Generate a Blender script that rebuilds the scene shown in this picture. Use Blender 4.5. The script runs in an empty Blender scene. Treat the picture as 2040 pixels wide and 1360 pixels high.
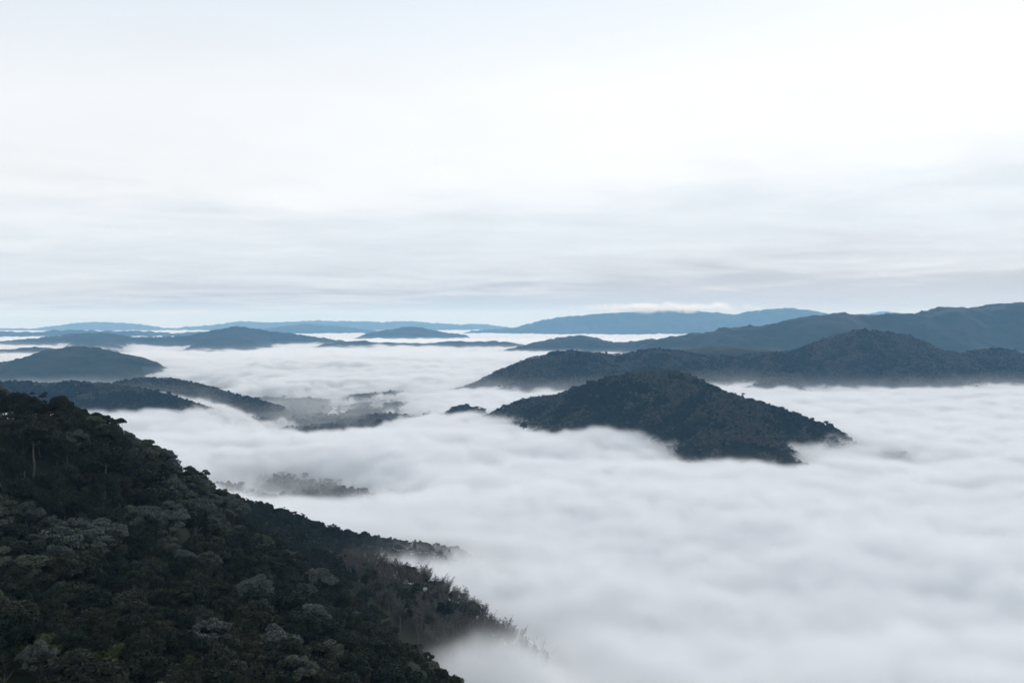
import bpy, math, random
import numpy as np
from mathutils import Vector

# ------------------------------------------------------------------ camera, sky, sun, exposure
SC = bpy.context.scene
COL = SC.collection
F_PX, CX, HZ = 1985.0, 1020.0, 635.0          # focal length in photo pixels, centre column, eye-level row
PITCH = math.atan((680.0 - HZ) / F_PX)        # camera looks slightly down
cam_d = bpy.data.cameras.new('camera')
cam_d.sensor_width = 36.0
cam_d.lens = 36.0 * F_PX / 2040.0
cam_d.clip_start, cam_d.clip_end = 1.0, 200000.0
cam = bpy.data.objects.new('camera', cam_d)
COL.objects.link(cam)
cam.location = (0, 0, 0)
cam.rotation_euler = (math.pi / 2 - PITCH, 0, 0)
SC.camera = cam

SUN_EL, SUN_AZ = math.radians(24), math.radians(24)      # azimuth to the right of the view axis (+Y)
world = bpy.data.worlds.new('World')
SC.world = world
world.use_nodes = True
nt = world.node_tree
nt.nodes.clear()
def N(tree, kind, **kw):
    n = tree.nodes.new(kind)
    for k, v in kw.items():
        setattr(n, k, v)
    return n
def math_node(tree, op, a, b=None, c=None, clamp=False):
    n = tree.nodes.new('ShaderNodeMath'); n.operation = op; n.use_clamp = clamp
    for i, v in enumerate((a, b, c)):
        if v is None: continue
        if isinstance(v, (int, float)): n.inputs[i].default_value = v
        else: tree.links.new(v, n.inputs[i])
    return n.outputs[0]
def ramp(tree, fac, stops):
    n = tree.nodes.new('ShaderNodeValToRGB')
    el = n.color_ramp.elements
    while len(el) < len(stops): el.new(0.5)
    for e, (p, c) in zip(el, stops):
        e.position = p; e.color = (*c, 1) if len(c) == 3 else c
    tree.links.new(fac, n.inputs[0])
    return n.outputs[0]
def mixc(tree, fac, a, b, blend='MIX'):
    n = tree.nodes.new('ShaderNodeMix'); n.data_type = 'RGBA'; n.blend_type = blend
    for sock, v in ((n.inputs[0], fac), (n.inputs[6], a), (n.inputs[7], b)):
        if isinstance(v, (int, float)): sock.default_value = v
        elif isinstance(v, tuple): sock.default_value = (*v, 1)
        else: tree.links.new(v, sock)
    return n.outputs[2]
def noise(tree, vec, scale, detail=4, rough=0.55, dist=0.0):
    n = tree.nodes.new('ShaderNodeTexNoise')
    n.inputs['Scale'].default_value = scale; n.inputs['Detail'].default_value = detail
    n.inputs['Roughness'].default_value = rough; n.inputs['Distortion'].default_value = dist
    if vec is not None: tree.links.new(vec, n.inputs['Vector'])
    return n.outputs[0]

tc = N(nt, 'ShaderNodeTexCoord')
sep = N(nt, 'ShaderNodeSeparateXYZ'); nt.links.new(tc.outputs['Generated'], sep.inputs[0])
zc = math_node(nt, 'MAXIMUM', sep.outputs[2], 0.0)
den = math_node(nt, 'ADD', zc, 0.045)
px = math_node(nt, 'DIVIDE', sep.outputs[0], den)
py = math_node(nt, 'DIVIDE', sep.outputs[1], den)
comb = N(nt, 'ShaderNodeCombineXYZ'); nt.links.new(px, comb.inputs[0]); nt.links.new(py, comb.inputs[1])
sky = N(nt, 'ShaderNodeTexSky', sky_type='NISHITA', sun_disc=False)
sky.sun_elevation, sky.sun_rotation = SUN_EL, SUN_AZ
sky.altitude = 600.0; sky.dust_density = 2.0
# cloud deck seen in perspective: broad sheets plus finer streaks, brighter where the sun is behind it
n1 = noise(nt, comb.outputs[0], 0.33, 4, 0.5, 0.4)
n2 = noise(nt, comb.outputs[0], 1.3, 5, 0.55, 0.3)
cl = math_node(nt, 'ADD', math_node(nt, 'MULTIPLY', n1, 0.72), math_node(nt, 'MULTIPLY', n2, 0.28))
sd = N(nt, 'ShaderNodeVectorMath', operation='DOT_PRODUCT')
nt.links.new(tc.outputs['Generated'], sd.inputs[0])
sd.inputs[1].default_value = (math.sin(SUN_AZ) * math.cos(SUN_EL), math.cos(SUN_AZ) * math.cos(SUN_EL), math.sin(SUN_EL))
glow = math_node(nt, 'POWER', math_node(nt, 'MAXIMUM', sd.outputs['Value'], 0.0), 6.0)
# height in the sky, wavered by the broad noise: hazy streaks low down, a blue-grey gap, then the bright deck
q = math_node(nt, 'ADD', math_node(nt, 'ADD', zc, math_node(nt, 'MULTIPLY', math_node(nt, 'SUBTRACT', n1, 0.5), 0.085)), math_node(nt, 'MULTIPLY', math_node(nt, 'SUBTRACT', n2, 0.5), 0.045))
q = math_node(nt, 'MULTIPLY_ADD', sep.outputs[0], -0.05, q)
deck = ramp(nt, q, [(0.0, (5.31, 6.00, 6.88)), (0.02, (5.42, 6.00, 6.82)), (0.034, (6.40, 6.99, 7.79)), (0.055, (7.18, 7.90, 8.70)), (0.08, (7.58, 8.40, 9.21)), (0.105, (8.27, 9.00, 9.71)),
                    (0.14, (9.35, 9.75, 10.12)), (0.22, (9.35, 9.75, 10.12)), (0.31, (7.98, 8.75, 9.61)), (0.6, (8.07, 8.80, 9.61))])
cl2 = math_node(nt, 'MULTIPLY_ADD', cl, 0.42, 0.80)
gl = math_node(nt, 'MULTIPLY', math_node(nt, 'MULTIPLY_ADD', glow, 0.10, 0.97), cl2)
cloud_g = mixc(nt, 1.0, deck, gl, 'MULTIPLY')
full = mixc(nt, 0.985, sky.outputs[0], cloud_g)
bg = N(nt, 'ShaderNodeBackground'); bg.inputs['Strength'].default_value = 0.1
nt.links.new(full, bg.inputs['Color'])
wo = N(nt, 'ShaderNodeOutputWorld'); nt.links.new(bg.outputs[0], wo.inputs['Surface'])

sun_d = bpy.data.lights.new('sun', 'SUN')
sun_d.energy, sun_d.angle, sun_d.color = 1.2, math.radians(18), (1.0, 0.975, 0.945)
sun = bpy.data.objects.new('sun', sun_d); COL.objects.link(sun)
sun.rotation_euler = (math.radians(90) - SUN_EL, 0, math.pi - SUN_AZ)

SC.view_settings.view_transform = 'Standard'
SC.view_settings.look = 'None'
SC.view_settings.exposure, SC.view_settings.gamma = 0.0, 1.0
SC.view_settings.use_curve_mapping = False
SC.render.engine = 'CYCLES'
cy = SC.cycles
cy.max_bounces, cy.diffuse_bounces, cy.glossy_bounces, cy.volume_bounces = 8, 3, 2, 5
cy.transmission_bounces, cy.transparent_max_bounces = 2, 8
cy.volume_step_rate, cy.volume_max_steps = 1.4, 512
cy.use_denoising = True
cy.use_adaptive_sampling, cy.adaptive_threshold = True, 0.015
cy.sample_clamp_indirect = 10.0

# ------------------------------------------------------------------ helpers
H_FOG = -255.0             # usual top of the fog below the viewpoint
FLOOR = -335.0             # valley floor
R_EARTH = 7.4e6
def at(px_, py_, d):
    """photo pixel seen at horizontal distance d -> point"""
    u, v = (px_ - CX) / F_PX, (680.0 - py_) / F_PX
    cp, sp = math.cos(PITCH), math.sin(PITCH)
    fy, fz = cp + v * sp, -sp + v * cp
    return np.array([u * d / fy, d, fz * d / fy])

_rng0 = np.random.RandomState(5)
_perm = _rng0.permutation(512); _perm = np.concatenate([_perm, _perm, _perm])
_ang = _rng0.rand(512) * 2 * math.pi
_gx, _gy = np.cos(_ang), np.sin(_ang)
def perlin(x, y):
    xi, yi = np.floor(x).astype(int), np.floor(y).astype(int)
    xf, yf = x - xi, y - yi
    u, v = xf**3 * (xf * (xf * 6 - 15) + 10), yf**3 * (yf * (yf * 6 - 15) + 10)
    xi &= 511; yi &= 511
    def g(dx, dy):
        h = _perm[_perm[(xi + dx) & 511] + ((yi + dy) & 511)]
        return _gx[h] * (xf - dx) + _gy[h] * (yf - dy)
    a = g(0, 0) * (1 - u) + g(1, 0) * u
    b = g(0, 1) * (1 - u) + g(1, 1) * u
    return (a * (1 - v) + b * v) * 1.45
def fbm(x, y, octv=4, rough=0.5):
    s, a, t = 0, 1.0, 0
    for i in range(octv):
        s = s + a * perlin(x * 2**i + 17.3 * i, y * 2**i - 9.1 * i); t += a; a *= rough
    return s / t
def sstep(a, b, x):
    t = np.clip((x - a) / (b - a), 0, 1); return t * t * (3 - 2 * t)

def new_mat(name):
    m = bpy.data.materials.new(name); m.use_nodes = True
    m.node_tree.nodes.clear()
    return m, m.node_tree
def principled(t, col, rough=0.8, spec=0.2):
    p = t.nodes.new('ShaderNodeBsdfPrincipled')
    p.inputs['Roughness'].default_value = rough
    p.inputs['Specular IOR Level'].default_value = spec
    if isinstance(col, tuple): p.inputs['Base Color'].default_value = (*col, 1)
    else: t.links.new(col, p.inputs['Base Color'])
    o = t.nodes.new('ShaderNodeOutputMaterial'); t.links.new(p.outputs[0], o.inputs['Surface'])
    return p
def leaf_mat(name, base, var, other=None):
    """foliage: a base colour, leaf to leaf variation, and a tone of its own for every tree"""
    m, t = new_mat(name)
    g = t.nodes.new('ShaderNodeNewGeometry'); oi = t.nodes.new('ShaderNodeObjectInfo')
    nz = noise(t, g.outputs['Position'], 0.35, 3, 0.6)
    c = mixc(t, nz, tuple(x * (1 - var) for x in base), tuple(x * (1 + var) for x in base))
    if other: c = mixc(t, oi.outputs['Random'], c, other)
    v = math_node(t, 'MULTIPLY_ADD', oi.outputs['Random'], 0.7, 0.62)
    rv = math_node(t, 'MULTIPLY_ADD', g.outputs['Random Per Island'], 0.5, 0.75)
    c = mixc(t, 1.0, c, math_node(t, 'MULTIPLY', v, rv), 'MULTIPLY')
    principled(t, c, 0.7, 0.12)
    return m
def ground_mat(name, c1, c2, scale, c3=None, patch=None):
    m, t = new_mat(name)
    g = t.nodes.new('ShaderNodeNewGeometry')
    f = ramp(t, noise(t, g.outputs['Position'], scale, 6, 0.65), [(0.35, c1), (0.65, c2)])
    if c3:
        pf = ramp(t, noise(t, g.outputs['Position'], patch, 4, 0.6, 0.5), [(0.48, (0, 0, 0)), (0.6, (1, 1, 1))])
        f = mixc(t, pf, f, c3)
    p = principled(t, f, 0.9, 0.05)
    return m

def mesh_obj(name, v, f, mat, parent=None, smooth=False):
    me = bpy.data.meshes.new(name)
    v = np.asarray(v, dtype=np.float32)
    if isinstance(f, np.ndarray):
        n, k = f.shape
        me.vertices.add(len(v)); me.vertices.foreach_set('co', v.ravel())
        me.loops.add(n * k); me.loops.foreach_set('vertex_index', f.astype(np.int32).ravel())
        me.polygons.add(n); me.polygons.foreach_set('loop_start', np.arange(0, n * k, k, dtype=np.int32))
        me.update(calc_edges=True)
    else:
        me.from_pydata(v.tolist(), [], f)
    me.polygons.foreach_set('use_smooth', np.full(len(me.polygons), smooth))
    if mat: me.materials.append(mat)
    o = bpy.data.objects.new(name, me)
    if parent is not None: o.parent = parent
    return o
def link(o): COL.objects.link(o); return o
def tag(o, label=None, cat=None, group=None, kind=None):
    for k, val in (('label', label), ('category', cat), ('group', group), ('kind', kind)):
        if val: o[k] = val
    return o
def grid_faces(nx, ny):
    i = np.arange(nx * ny).reshape(ny, nx)
    return np.stack([i[:-1, :-1], i[:-1, 1:], i[1:, 1:], i[1:, :-1]], -1).reshape(-1, 4)

# ------------------------------------------------------------------ land: valley floor
RIVER_A = [(640, 792), (668, 790), (676, 800), (692, 806), (694, 818), (664, 829), (650, 825), (664, 815), (660, 806)]
RIVER_B = [(470, 950), (492, 965), (520, 974), (575, 986), (577, 991), (520, 980), (490, 971), (466, 953)]
def on_floor(p):
    d = 3000.0
    for _ in range(40):
        q = at(p[0], p[1], d); d *= (FLOOR + 1.5) / q[2]
    return at(p[0], p[1], d)
riv_pts = [np.array([on_floor(p) for p in R]) for R in (RIVER_A, RIVER_B)]
def floor_h(x, y):
    h = FLOOR + 4 + 60 * np.clip(fbm(x / 420 + 3, y / 420, 4) + 0.05, 0, 1) + 5 * fbm(x / 60, y / 60, 3)
    near = np.full(np.shape(x), 1e9)
    for R in riv_pts:
        c = R[:, :2]
        for i in range(len(c)):
            a, b = c[i], c[(i + 1) % len(c)]
            for t in np.linspace(0, 1, 5):
                q = a * (1 - t) + b * t
                near = np.minimum(near, np.hypot(x - q[0], y - q[1]))
        near = np.minimum(near, np.hypot(x - c[:, 0].mean(), y - c[:, 1].mean()))
    w = sstep(8, 60, near)
    return FLOOR + (h - FLOOR) * w - (x * x + y * y) / (2 * R_EARTH) * sstep(4500, 7000, y)
M_floor = ground_mat('valley_forest_floor', (0.022, 0.032, 0.018), (0.04, 0.05, 0.028), 0.02, (0.055, 0.052, 0.036), 0.003)


def ysteps(lo, hi, k, mn):
    out = [lo]
    while out[-1] < hi: out.append(out[-1] + max(mn, out[-1] * k))
    return np.array(out)
ys = ysteps(250.0, 62000.0, 0.012, 22.0); ys = np.concatenate([[-1500, -600, 0.0], ys])
us = np.linspace(-0.85, 0.85, 240)
Yg, Ug = np.meshgrid(ys, us, indexing='ij')
Xg = Ug * np.maximum(np.abs(Yg), 1200.0)
Zg = floor_h(Xg, Yg)
o = link(mesh_obj('ground', np.stack([Xg, Yg, Zg], -1).reshape(-1, 3), grid_faces(len(us), len(ys)), M_floor, smooth=True))
tag(o, 'dark wooded valley floor glimpsed through gaps in the fog', kind='structure')
m, t = new_mat('river_water')
p = principled(t, (0.16, 0.19, 0.19), 0.12, 0.5)
for R, lb in zip(riv_pts, ('wide pale river bend in the valley gap', 'narrow pale river curve under thinning fog')):
    o = link(mesh_obj('river', R, [list(range(len(R)))], m))
    tag(o, lb, kind='structure')

# ------------------------------------------------------------------ hills and mountains from their crest lines
def hill_height(x, y, crests, k, rnd, spur, seed, top=0.0):
    """height of a ridge: crest lines falling away on both sides, cut by gullies"""
    best = np.full(x.shape, -1e9); drop = np.zeros(x.shape)
    for C in crests:
        for a, b in zip(C[:-1], C[1:]):
            dx, dy = b[0] - a[0], b[1] - a[1]
            L = math.hypot(dx, dy) + 1e-6
            t = np.clip(((x - a[0]) * dx + (y - a[1]) * dy) / (L * L), 0, 1)
            dist = np.hypot(x - a[0] - t * dx, y - a[1] - t * dy)
            zc_ = a[2] + t * (b[2] - a[2])
            fall = k * (np.sqrt(dist * dist + rnd * rnd) - rnd)
            hgt = zc_ - fall
            drop = np.where(hgt > best, fall, drop); best = np.maximum(best, hgt)
    return best, drop
def smooth_crest(pts, per, rough, seed):
    """resample a crest line and roughen it a little"""
    P = np.array(pts); out = []
    seg = np.hypot(np.diff(P[:, 0]), np.diff(P[:, 1])); S = np.concatenate([[0], np.cumsum(seg)])
    n = max(6, int(S[-1] / per)); s = np.linspace(0, S[-1], n)
    Q = np.stack([np.interp(s, S, P[:, i]) for i in range(3)], -1)
    ker = np.array([1, 2, 1]) / 4.0
    for i in range(3):
        e = np.concatenate([[Q[0, i]], Q[:, i], [Q[-1, i]]]); Q[:, i] = np.convolve(e, ker, 'valid')
    Q[:, 2] += rough * fbm(s / (per * 5) + seed * 7.7, s * 0 + seed, 5, 0.7)
    return Q
HILL_F = {}
def hill(name, label, crest_px, mat, per=60, k=0.5, rnd=40, res=12, amp=10, rough=3, margin=300, sub=0.0, seed=1, extra=(), skirt=0, gully=140, up=1.0):
    crests = []
    for i, C in enumerate((crest_px,) + tuple(extra)):
        P = np.array([at(*c) for c in C]); P[:, 2] -= sub
        crests.append(smooth_crest(P, per, rough, seed + i))
    A = np.concatenate(crests)
    x0, x1 = A[:, 0].min() - margin, A[:, 0].max() + margin
    y0, y1 = A[:, 1].min() - margin, A[:, 1].max() + margin
    def hf(x, y):
        wx = x + 0.35 * gully * fbm(x / gully + seed, y / gully, 3)
        wy = y + 0.35 * gully * fbm(x / gully - seed * 3, y / gully + 9, 3)
        b, _ = hill_height(wx, wy, crests, k, rnd, 0, seed)
        b0, drop = hill_height(x, y, crests, k, rnd, 0, seed)
        below = np.clip(drop / (22.0 + 0.004 * y), 0, 1)
        h = b0 * (1 - 0.75 * below) + b * 0.75 * below
        rid = np.abs(fbm(x / gully * 0.8 + seed * 5, y / gully * 0.8, 4))
        h = h + (0.35 - rid) * amp * 2.2 * np.clip(below * 1.3, 0.05, 1) + (1.5 + 0.0019 * y) * fbm(x / (2.2 * res) + seed, y / (2.2 * res), 2, 0.7) * (0.5 + 0.5 * (y > 4500)) + (0.0009 * y) * fbm(x / (11 * res) - seed, y / (11 * res), 3)
        return np.maximum(h, FLOOR - 30 - (x * x + y * y) / (2 * R_EARTH))
    xs, ys_ = np.arange(x0, x1 + res, res), np.arange(y0, y1 + res, res)
    Y, X = np.meshgrid(ys_, xs, indexing='ij')
    Z = hf(X, Y)
    o = link(mesh_obj(name, np.stack([X, Y, Z], -1).reshape(-1, 3), grid_faces(len(xs), len(ys_)), mat, smooth=True))
    tag(o, label, kind='structure')
    return hf, (x0, x1, y0, y1)

M_far = ground_mat('distant_forest', (0.012, 0.019, 0.013), (0.022, 0.03, 0.019), 0.012, (0.034, 0.034, 0.026), 0.0016)
M_hill = ground_mat('hillside_undergrowth', (0.012, 0.018, 0.009), (0.03, 0.034, 0.018), 0.08, (0.05, 0.044, 0.03), 0.006)

h_mid, b_mid = hill('hill', 'dark wooded hill rising like an island out of the fog',
    [(990, 850, 2800), (1005, 814, 2780), (1040, 795, 2740), (1110, 783, 2680), (1180, 763, 2600), (1240, 744, 2520), (1310, 732, 2450),
     (1360, 739, 2420), (1400, 768, 2390), (1460, 785, 2350), (1530, 808, 2300), (1600, 834, 2240), (1640, 853, 2200), (1690, 873, 2150), (1730, 890, 2120), (1790, 905, 2080)],
    M_hill, sub=8, per=24, k=0.56, rnd=16, res=9, amp=13, rough=6, seed=2, margin=420, gully=110,
    extra=([(1400, 768, 2390), (1430, 800, 2230), (1470, 850, 2050), (1510, 893, 1900), (1550, 925, 1790), (1600, 965, 1690)],
           [(1240, 750, 2520), (1200, 800, 2420), (1150, 835, 2350), (1080, 850, 2330), (1030, 860, 2330)],))
h_rt, b_rt = hill('hill', 'long grey-brown hill with a pointed summit behind the wooded island hill',
    [(930, 785, 3850), (955, 770, 3840), (1000, 748, 3850), (1060, 722, 3880), (1110, 704, 3920), (1150, 698, 3950), (1180, 704, 4000), (1250, 703, 4100),
     (1310, 693, 4150), (1350, 698, 4180), (1400, 709, 4200), (1500, 706, 4200), (1600, 694, 4200), (1660, 676, 4200), (1720, 655, 4200),
     (1760, 663, 4180), (1830, 686, 4150), (1900, 709, 4150), (1960, 696, 4200), (1990, 693, 4200), (2040, 706, 4200), (2250, 715, 4250)],
    M_hill, sub=8, per=34, k=0.46, rnd=24, res=14, amp=34, rough=8, seed=5, margin=700, gully=210,
    extra=([(1720, 656, 4200), (1800, 720, 3900), (1880, 770, 3650), (1950, 800, 3450)],
           [(1310, 695, 4150), (1300, 735, 3900), (1330, 770, 3700)],
           [(1600, 694, 4200), (1560, 740, 3850), (1530, 775, 3650)]))
h_lf, b_lf = hill('hill', 'low blue-grey wooded ridge just beyond the forested slope',
    [(-200, 752, 2950), (-100, 757, 2900), (0, 760, 2900), (60, 760, 2900), (120, 762, 2900), (200, 760, 2900), (240, 760, 2880), (260, 768, 2860),
     (290, 785, 2840), (320, 786, 2820), (350, 797, 2800), (385, 808, 2780), (430, 830, 2750)],
    M_hill, sub=8, k=0.45, rnd=40, res=14, amp=8, seed=7, margin=320)
h_lf2, b_lf2 = hill('hill', 'small wooded knoll trailing wisps behind the low blue-grey ridge',
    [(180, 772, 3400), (240, 762, 3400), (270, 754, 3400), (310, 745, 3400), (350, 753, 3380), (380, 764, 3360), (430, 776, 3320), (470, 784, 3300), (500, 802, 3280)],
    M_hill, sub=8, k=0.45, rnd=40, res=14, amp=8, seed=9, margin=320)
h_gap, b_gap = hill('hill', 'dark low ridge below the pale river bend',
    [(580, 868, 3150), (610, 856, 3150), (650, 843, 3200), (690, 831, 3250), (730, 826, 3250), (760, 834, 3200), (800, 838, 3100), (840, 850, 3000)],
    M_hill, sub=6, k=0.42, rnd=30, res=14, amp=5, seed=11, margin=240)
h_isl, b_isl = hill('hill', 'tiny tree-topped rise poking out of the fog beside the island hill',
    [(860, 838, 2850), (880, 820, 2850), (905, 810, 2850), (930, 808, 2850), (958, 802, 2850), (972, 830, 2850)],
    M_hill, sub=10, k=0.8, rnd=10, res=10, amp=4, rough=1, seed=12, margin=160)
hill('hill', 'dark wooded rise behind the long grey-brown hill',
    [(1300, 712, 5000), (1340, 701, 5000), (1400, 691, 5000), (1440, 684, 5000), (1480, 691, 5000), (1530, 698, 5000), (1620, 705, 5000)],
    M_far, k=0.42, res=22, amp=14, seed=13, margin=500)
hill('mountain', 'broad blue mountain ridge rising behind the pointed hill',
    [(1290, 708, 7300), (1330, 692, 7200), (1380, 671, 7200), (1450, 661, 7200), (1520, 652, 7200), (1570, 638, 7200), (1640, 631, 7200), (1700, 626, 7200),
     (1740, 628, 7200), (1800, 633, 7200), (1860, 629, 7200), (1900, 614, 7200), (1930, 613, 7200), (1970, 619, 7200), (2040, 602, 7200), (2200, 580, 7200), (2500, 600, 7200)],
    M_far, k=0.40, rnd=70, res=22, amp=70, rough=16, seed=15, margin=1300, gully=600, per=110)
hill('hill', 'pair of low blue hills lined with fog before the broad mountain',
    [(1000, 700, 8000), (1040, 691, 8000), (1090, 679, 8000), (1150, 667, 8000), (1180, 671, 8000), (1220, 683, 8000), (1270, 679, 8000), (1300, 673, 8000), (1345, 690, 8000)],
    M_far, k=0.4, rnd=50, res=20, amp=24, rough=8, seed=17, margin=600, gully=300)
hill('mountain', 'massive pale blue mountain with cloud along its crest',
    [(900, 668, 19000), (940, 660, 19000), (985, 655, 19000), (1040, 652, 19000), (1080, 640, 19000), (1120, 632, 19000), (1200, 625, 19000), (1320, 618, 19000), (1400, 620, 19000),
     (1470, 628, 19000), (1520, 617, 19000), (1570, 613, 19000), (1620, 620, 19000), (1660, 627, 19000), (1800, 640, 19000), (2000, 640, 19000)],
    M_far, k=0.38, rnd=110, res=42, amp=60, rough=18, seed=19, margin=1900, gully=900, per=160)
hill('mountain', 'faint distant peak showing over the broad blue ridge',
    [(1690, 640, 26500), (1730, 627, 26500), (1755, 617, 26500), (1780, 622, 26500), (1820, 630, 26500), (1900, 640, 26500)],
    M_far, k=0.35, rnd=150, res=110, amp=40, seed=21, margin=1800, gully=1000, per=200)
hill('mountain', 'long pale blue mountain range along the horizon',
    [(-300, 648, 26500), (-100, 650, 26500), (0, 654, 26500), (50, 656, 26500), (100, 651, 26500), (150, 643, 26500), (200, 642, 26500), (280, 646, 26500), (330, 655, 26500), (370, 652, 26500),
     (430, 647, 26500), (480, 640, 26500), (540, 643, 26500), (600, 640, 26500), (680, 639, 26500), (760, 642, 26500), (800, 640, 26500), (860, 643, 26500), (900, 646, 26500), (950, 645, 26500), (1010, 652, 26500), (1100, 658, 26500)],
    M_far, k=0.33, rnd=110, res=55, amp=45, rough=22, seed=23, margin=1800, gully=1000, per=180)
hill('hill', 'faint low blue hills at the foot of the horizon range',
    [(-200, 664, 15500), (-100, 661, 15500), (0, 659, 15500), (60, 663, 15500), (120, 657, 15500), (200, 660, 15500), (280, 659, 15500), (340, 664, 15500), (420, 660, 15500), (500, 665, 15500)],
    M_far, k=0.3, rnd=80, res=44, amp=22, rough=12, seed=37, margin=900, gully=500, per=110)
hill('hill', 'low rounded blue hill in front of the horizon range',
    [(500, 662, 19400), (530, 656, 19400), (570, 649, 19400), (620, 645, 19400), (680, 651, 19400), (740, 658, 19400), (790, 663, 19400)],
    M_far, k=0.33, rnd=100, res=44, amp=25, seed=25, margin=1100, gully=600, per=120)
hill('hill', 'small cone-shaped blue hill standing in the far fog',
    [(740, 664, 13500), (780, 657, 13500), (820, 648, 13500), (845, 655, 13500), (890, 663, 13500)],
    M_far, k=0.33, rnd=60, res=40, amp=20, seed=26, margin=900, gully=500, per=100)
hill('hill', 'long blue wooded hill with a rounded summit beyond the fog sea',
    [(-60, 690, 10400), (20, 679, 10400), (90, 673, 10400), (140, 666, 10400), (200, 662, 10400), (260, 672, 10400), (330, 673, 10400), (400, 666, 10400), (440, 656, 10400), (475, 650, 10400),
     (510, 657, 10400), (560, 663, 10400), (620, 671, 10400), (690, 681, 10600), (740, 690, 10700)],
    M_far, k=0.36, rnd=70, res=20, amp=40, rough=12, seed=27, margin=1000, gully=420, per=90,
    extra=([(200, 662, 10400), (180, 690, 9400), (230, 706, 8800)], [(475, 650, 10400), (450, 680, 9500), (400, 698, 8000)]))
hill('hill', 'blue wooded hill sloping down into drifting mist',
    [(-200, 738, 5600), (-100, 730, 5550), (0, 722, 5500), (50, 715, 5500), (100, 705, 5500), (150, 689, 5500), (190, 693, 5450), (215, 706, 5400), (240, 721, 5350), (280, 736, 5250), (330, 747, 5150), (400, 760, 5000)],
    M_far, k=0.40, rnd=50, res=13, amp=28, rough=6, seed=29, margin=700, gully=260,
    extra=([(150, 689, 5500), (90, 735, 4900), (40, 752, 4600)], [(215, 706, 5400), (200, 750, 4800)]))
hill('hill', 'narrow dark rise between two sheets of distant fog',
    [(-60, 702, 7400), (0, 697, 7400), (50, 693, 7400), (80, 690, 7400), (110, 697, 7400), (150, 705, 7400)],
    M_far, k=0.36, rnd=40, res=28, amp=8, seed=31, margin=400)
hill('hill', 'thin strip of far hills breaking the fog surface',
    [(650, 686, 9300), (690, 681, 9300), (720, 678, 9300), (760, 682, 9300), (850, 684, 9300), (900, 680, 9300), (960, 682, 9300), (1000, 679, 9300), (1050, 688, 9300)],
    M_far, k=0.3, rnd=40, res=34, amp=8, rough=10, seed=33, margin=400)

# ------------------------------------------------------------------ the forested slope (ground surface through control points)
TREE_H = 10.0
CTRL = []
def cp(px_, py_, d, drop=TREE_H):
    q = at(px_, py_, d); CTRL.append((q[0], q[1], q[2] - drop))
for c in [(-250, 1350, 185), (0, 1350, 205), (300, 1350, 230), (600, 1350, 275), (800, 1345, 330), (880, 1352, 372),
          (-250, 1150, 260), (0, 1150, 290), (300, 1150, 335), (550, 1150, 420), (700, 1200, 470),
          (-250, 950, 350), (0, 950, 370), (250, 960, 400), (380, 1000, 440),
          (-300, 760, 425), (-150, 772, 435), (0, 796, 440), (100, 806, 445), (180, 828, 452), (270, 876, 465), (350, 938, 482), (400, 968, 502), (450, 1008, 530),
          (480, 1020, 830), (560, 1038, 870), (640, 1076, 920), (700, 1096, 960), (800, 1090, 1050), (900, 1094, 1120), (960, 1108, 1180),
          (480, 1060, 700), (600, 1100, 720), (520, 1180, 560), (640, 1160, 610),
          (680, 1118, 720), (760, 1124, 760), (850, 1156, 785), (920, 1206, 800), (1000, 1258, 820), (1060, 1296, 830),
          (800, 1235, 640), (880, 1262, 660), (740, 1270, 500), (780, 1292, 415)]:
    cp(*c)
for c in [(0, 0, -6), (0, -200, 10), (-250, -100, 20), (-400, 150, 25), (-700, 300, 30), (-600, 0, 40), (0, 60, -60), (0, 150, -120), (60, 60, -60), (80, 250, -220), (150, 0, -70), (300, 0, -170), (300, 200, -280),
          (50, 370, -225), (90, 500, -290), (0, 520, -262), (-45, 600, -255), (60, 700, -300), (100, 850, -320), (220, 500, -345), (220, 900, -350), (-30, 920, -290), (-120, 900, -275),
          (-270, 640, -140), (-330, 640, -85), (-420, 620, -60), (-520, 600, -45), (-700, 620, -40),
          (-300, 1080, -230), (-450, 1050, -215), (-250, 1250, -320), (0, 1250, -320), (-600, 1150, -280), (-500, 1300, -345), (-800, 1000, -200), (-800, 1300, -345), (100, 1200, -345), (-200, 1450, -350), (200, 1450, -350),
          (-330, 800, -140), (-420, 830, -120), (-560, 820, -110)]:
    CTRL.append(c)
CT = np.array(CTRL, float)
def tps_fit(P, z, lam):
    n = len(P); r = np.hypot(P[:, None, 0] - P[None, :, 0], P[:, None, 1] - P[None, :, 1])
    K = np.where(r > 0, r * r * np.log(r + 1e-9), 0) + lam * np.eye(n)
    A = np.zeros((n + 3, n + 3)); A[:n, :n] = K; A[:n, n] = 1; A[:n, n + 1:] = P; A[n, :n] = 1; A[n + 1:, :n] = P.T
    return np.linalg.solve(A, np.concatenate([z, [0, 0, 0]]))
_P = CT[:, :2] / 400.0
_W = tps_fit(_P, CT[:, 2], 0.0015)
def slope_h(x, y):
    x = np.asarray(x, float); y = np.asarray(y, float)
    X, Y = x / 400.0, y / 400.0
    s = _W[-3] + _W[-2] * X + _W[-1] * Y
    for (a, b), w in zip(_P, _W[:-3]):
        r2 = (X - a)**2 + (Y - b)**2
        s = s + w * 0.5 * r2 * np.log(r2 + 1e-12)
    s = s + 3.5 * fbm(x / 55, y / 55, 3)
    out = sstep(1250, 1500, y) + sstep(200, 380, x)
    return np.maximum(s * (1 - np.clip(out, 0, 1)) + (FLOOR - 25) * np.clip(out, 0, 1), FLOOR - 25)
xs, ys_ = np.arange(-760, 400, 8.0), np.arange(-260, 1510, 8.0)
Y, X = np.meshgrid(ys_, xs, indexing='ij')
SLZ = slope_h(X, Y)
o = link(mesh_obj('hillside', np.stack([X, Y, SLZ], -1).reshape(-1, 3), grid_faces(len(xs), len(ys_)), M_hill, smooth=True))
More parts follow.
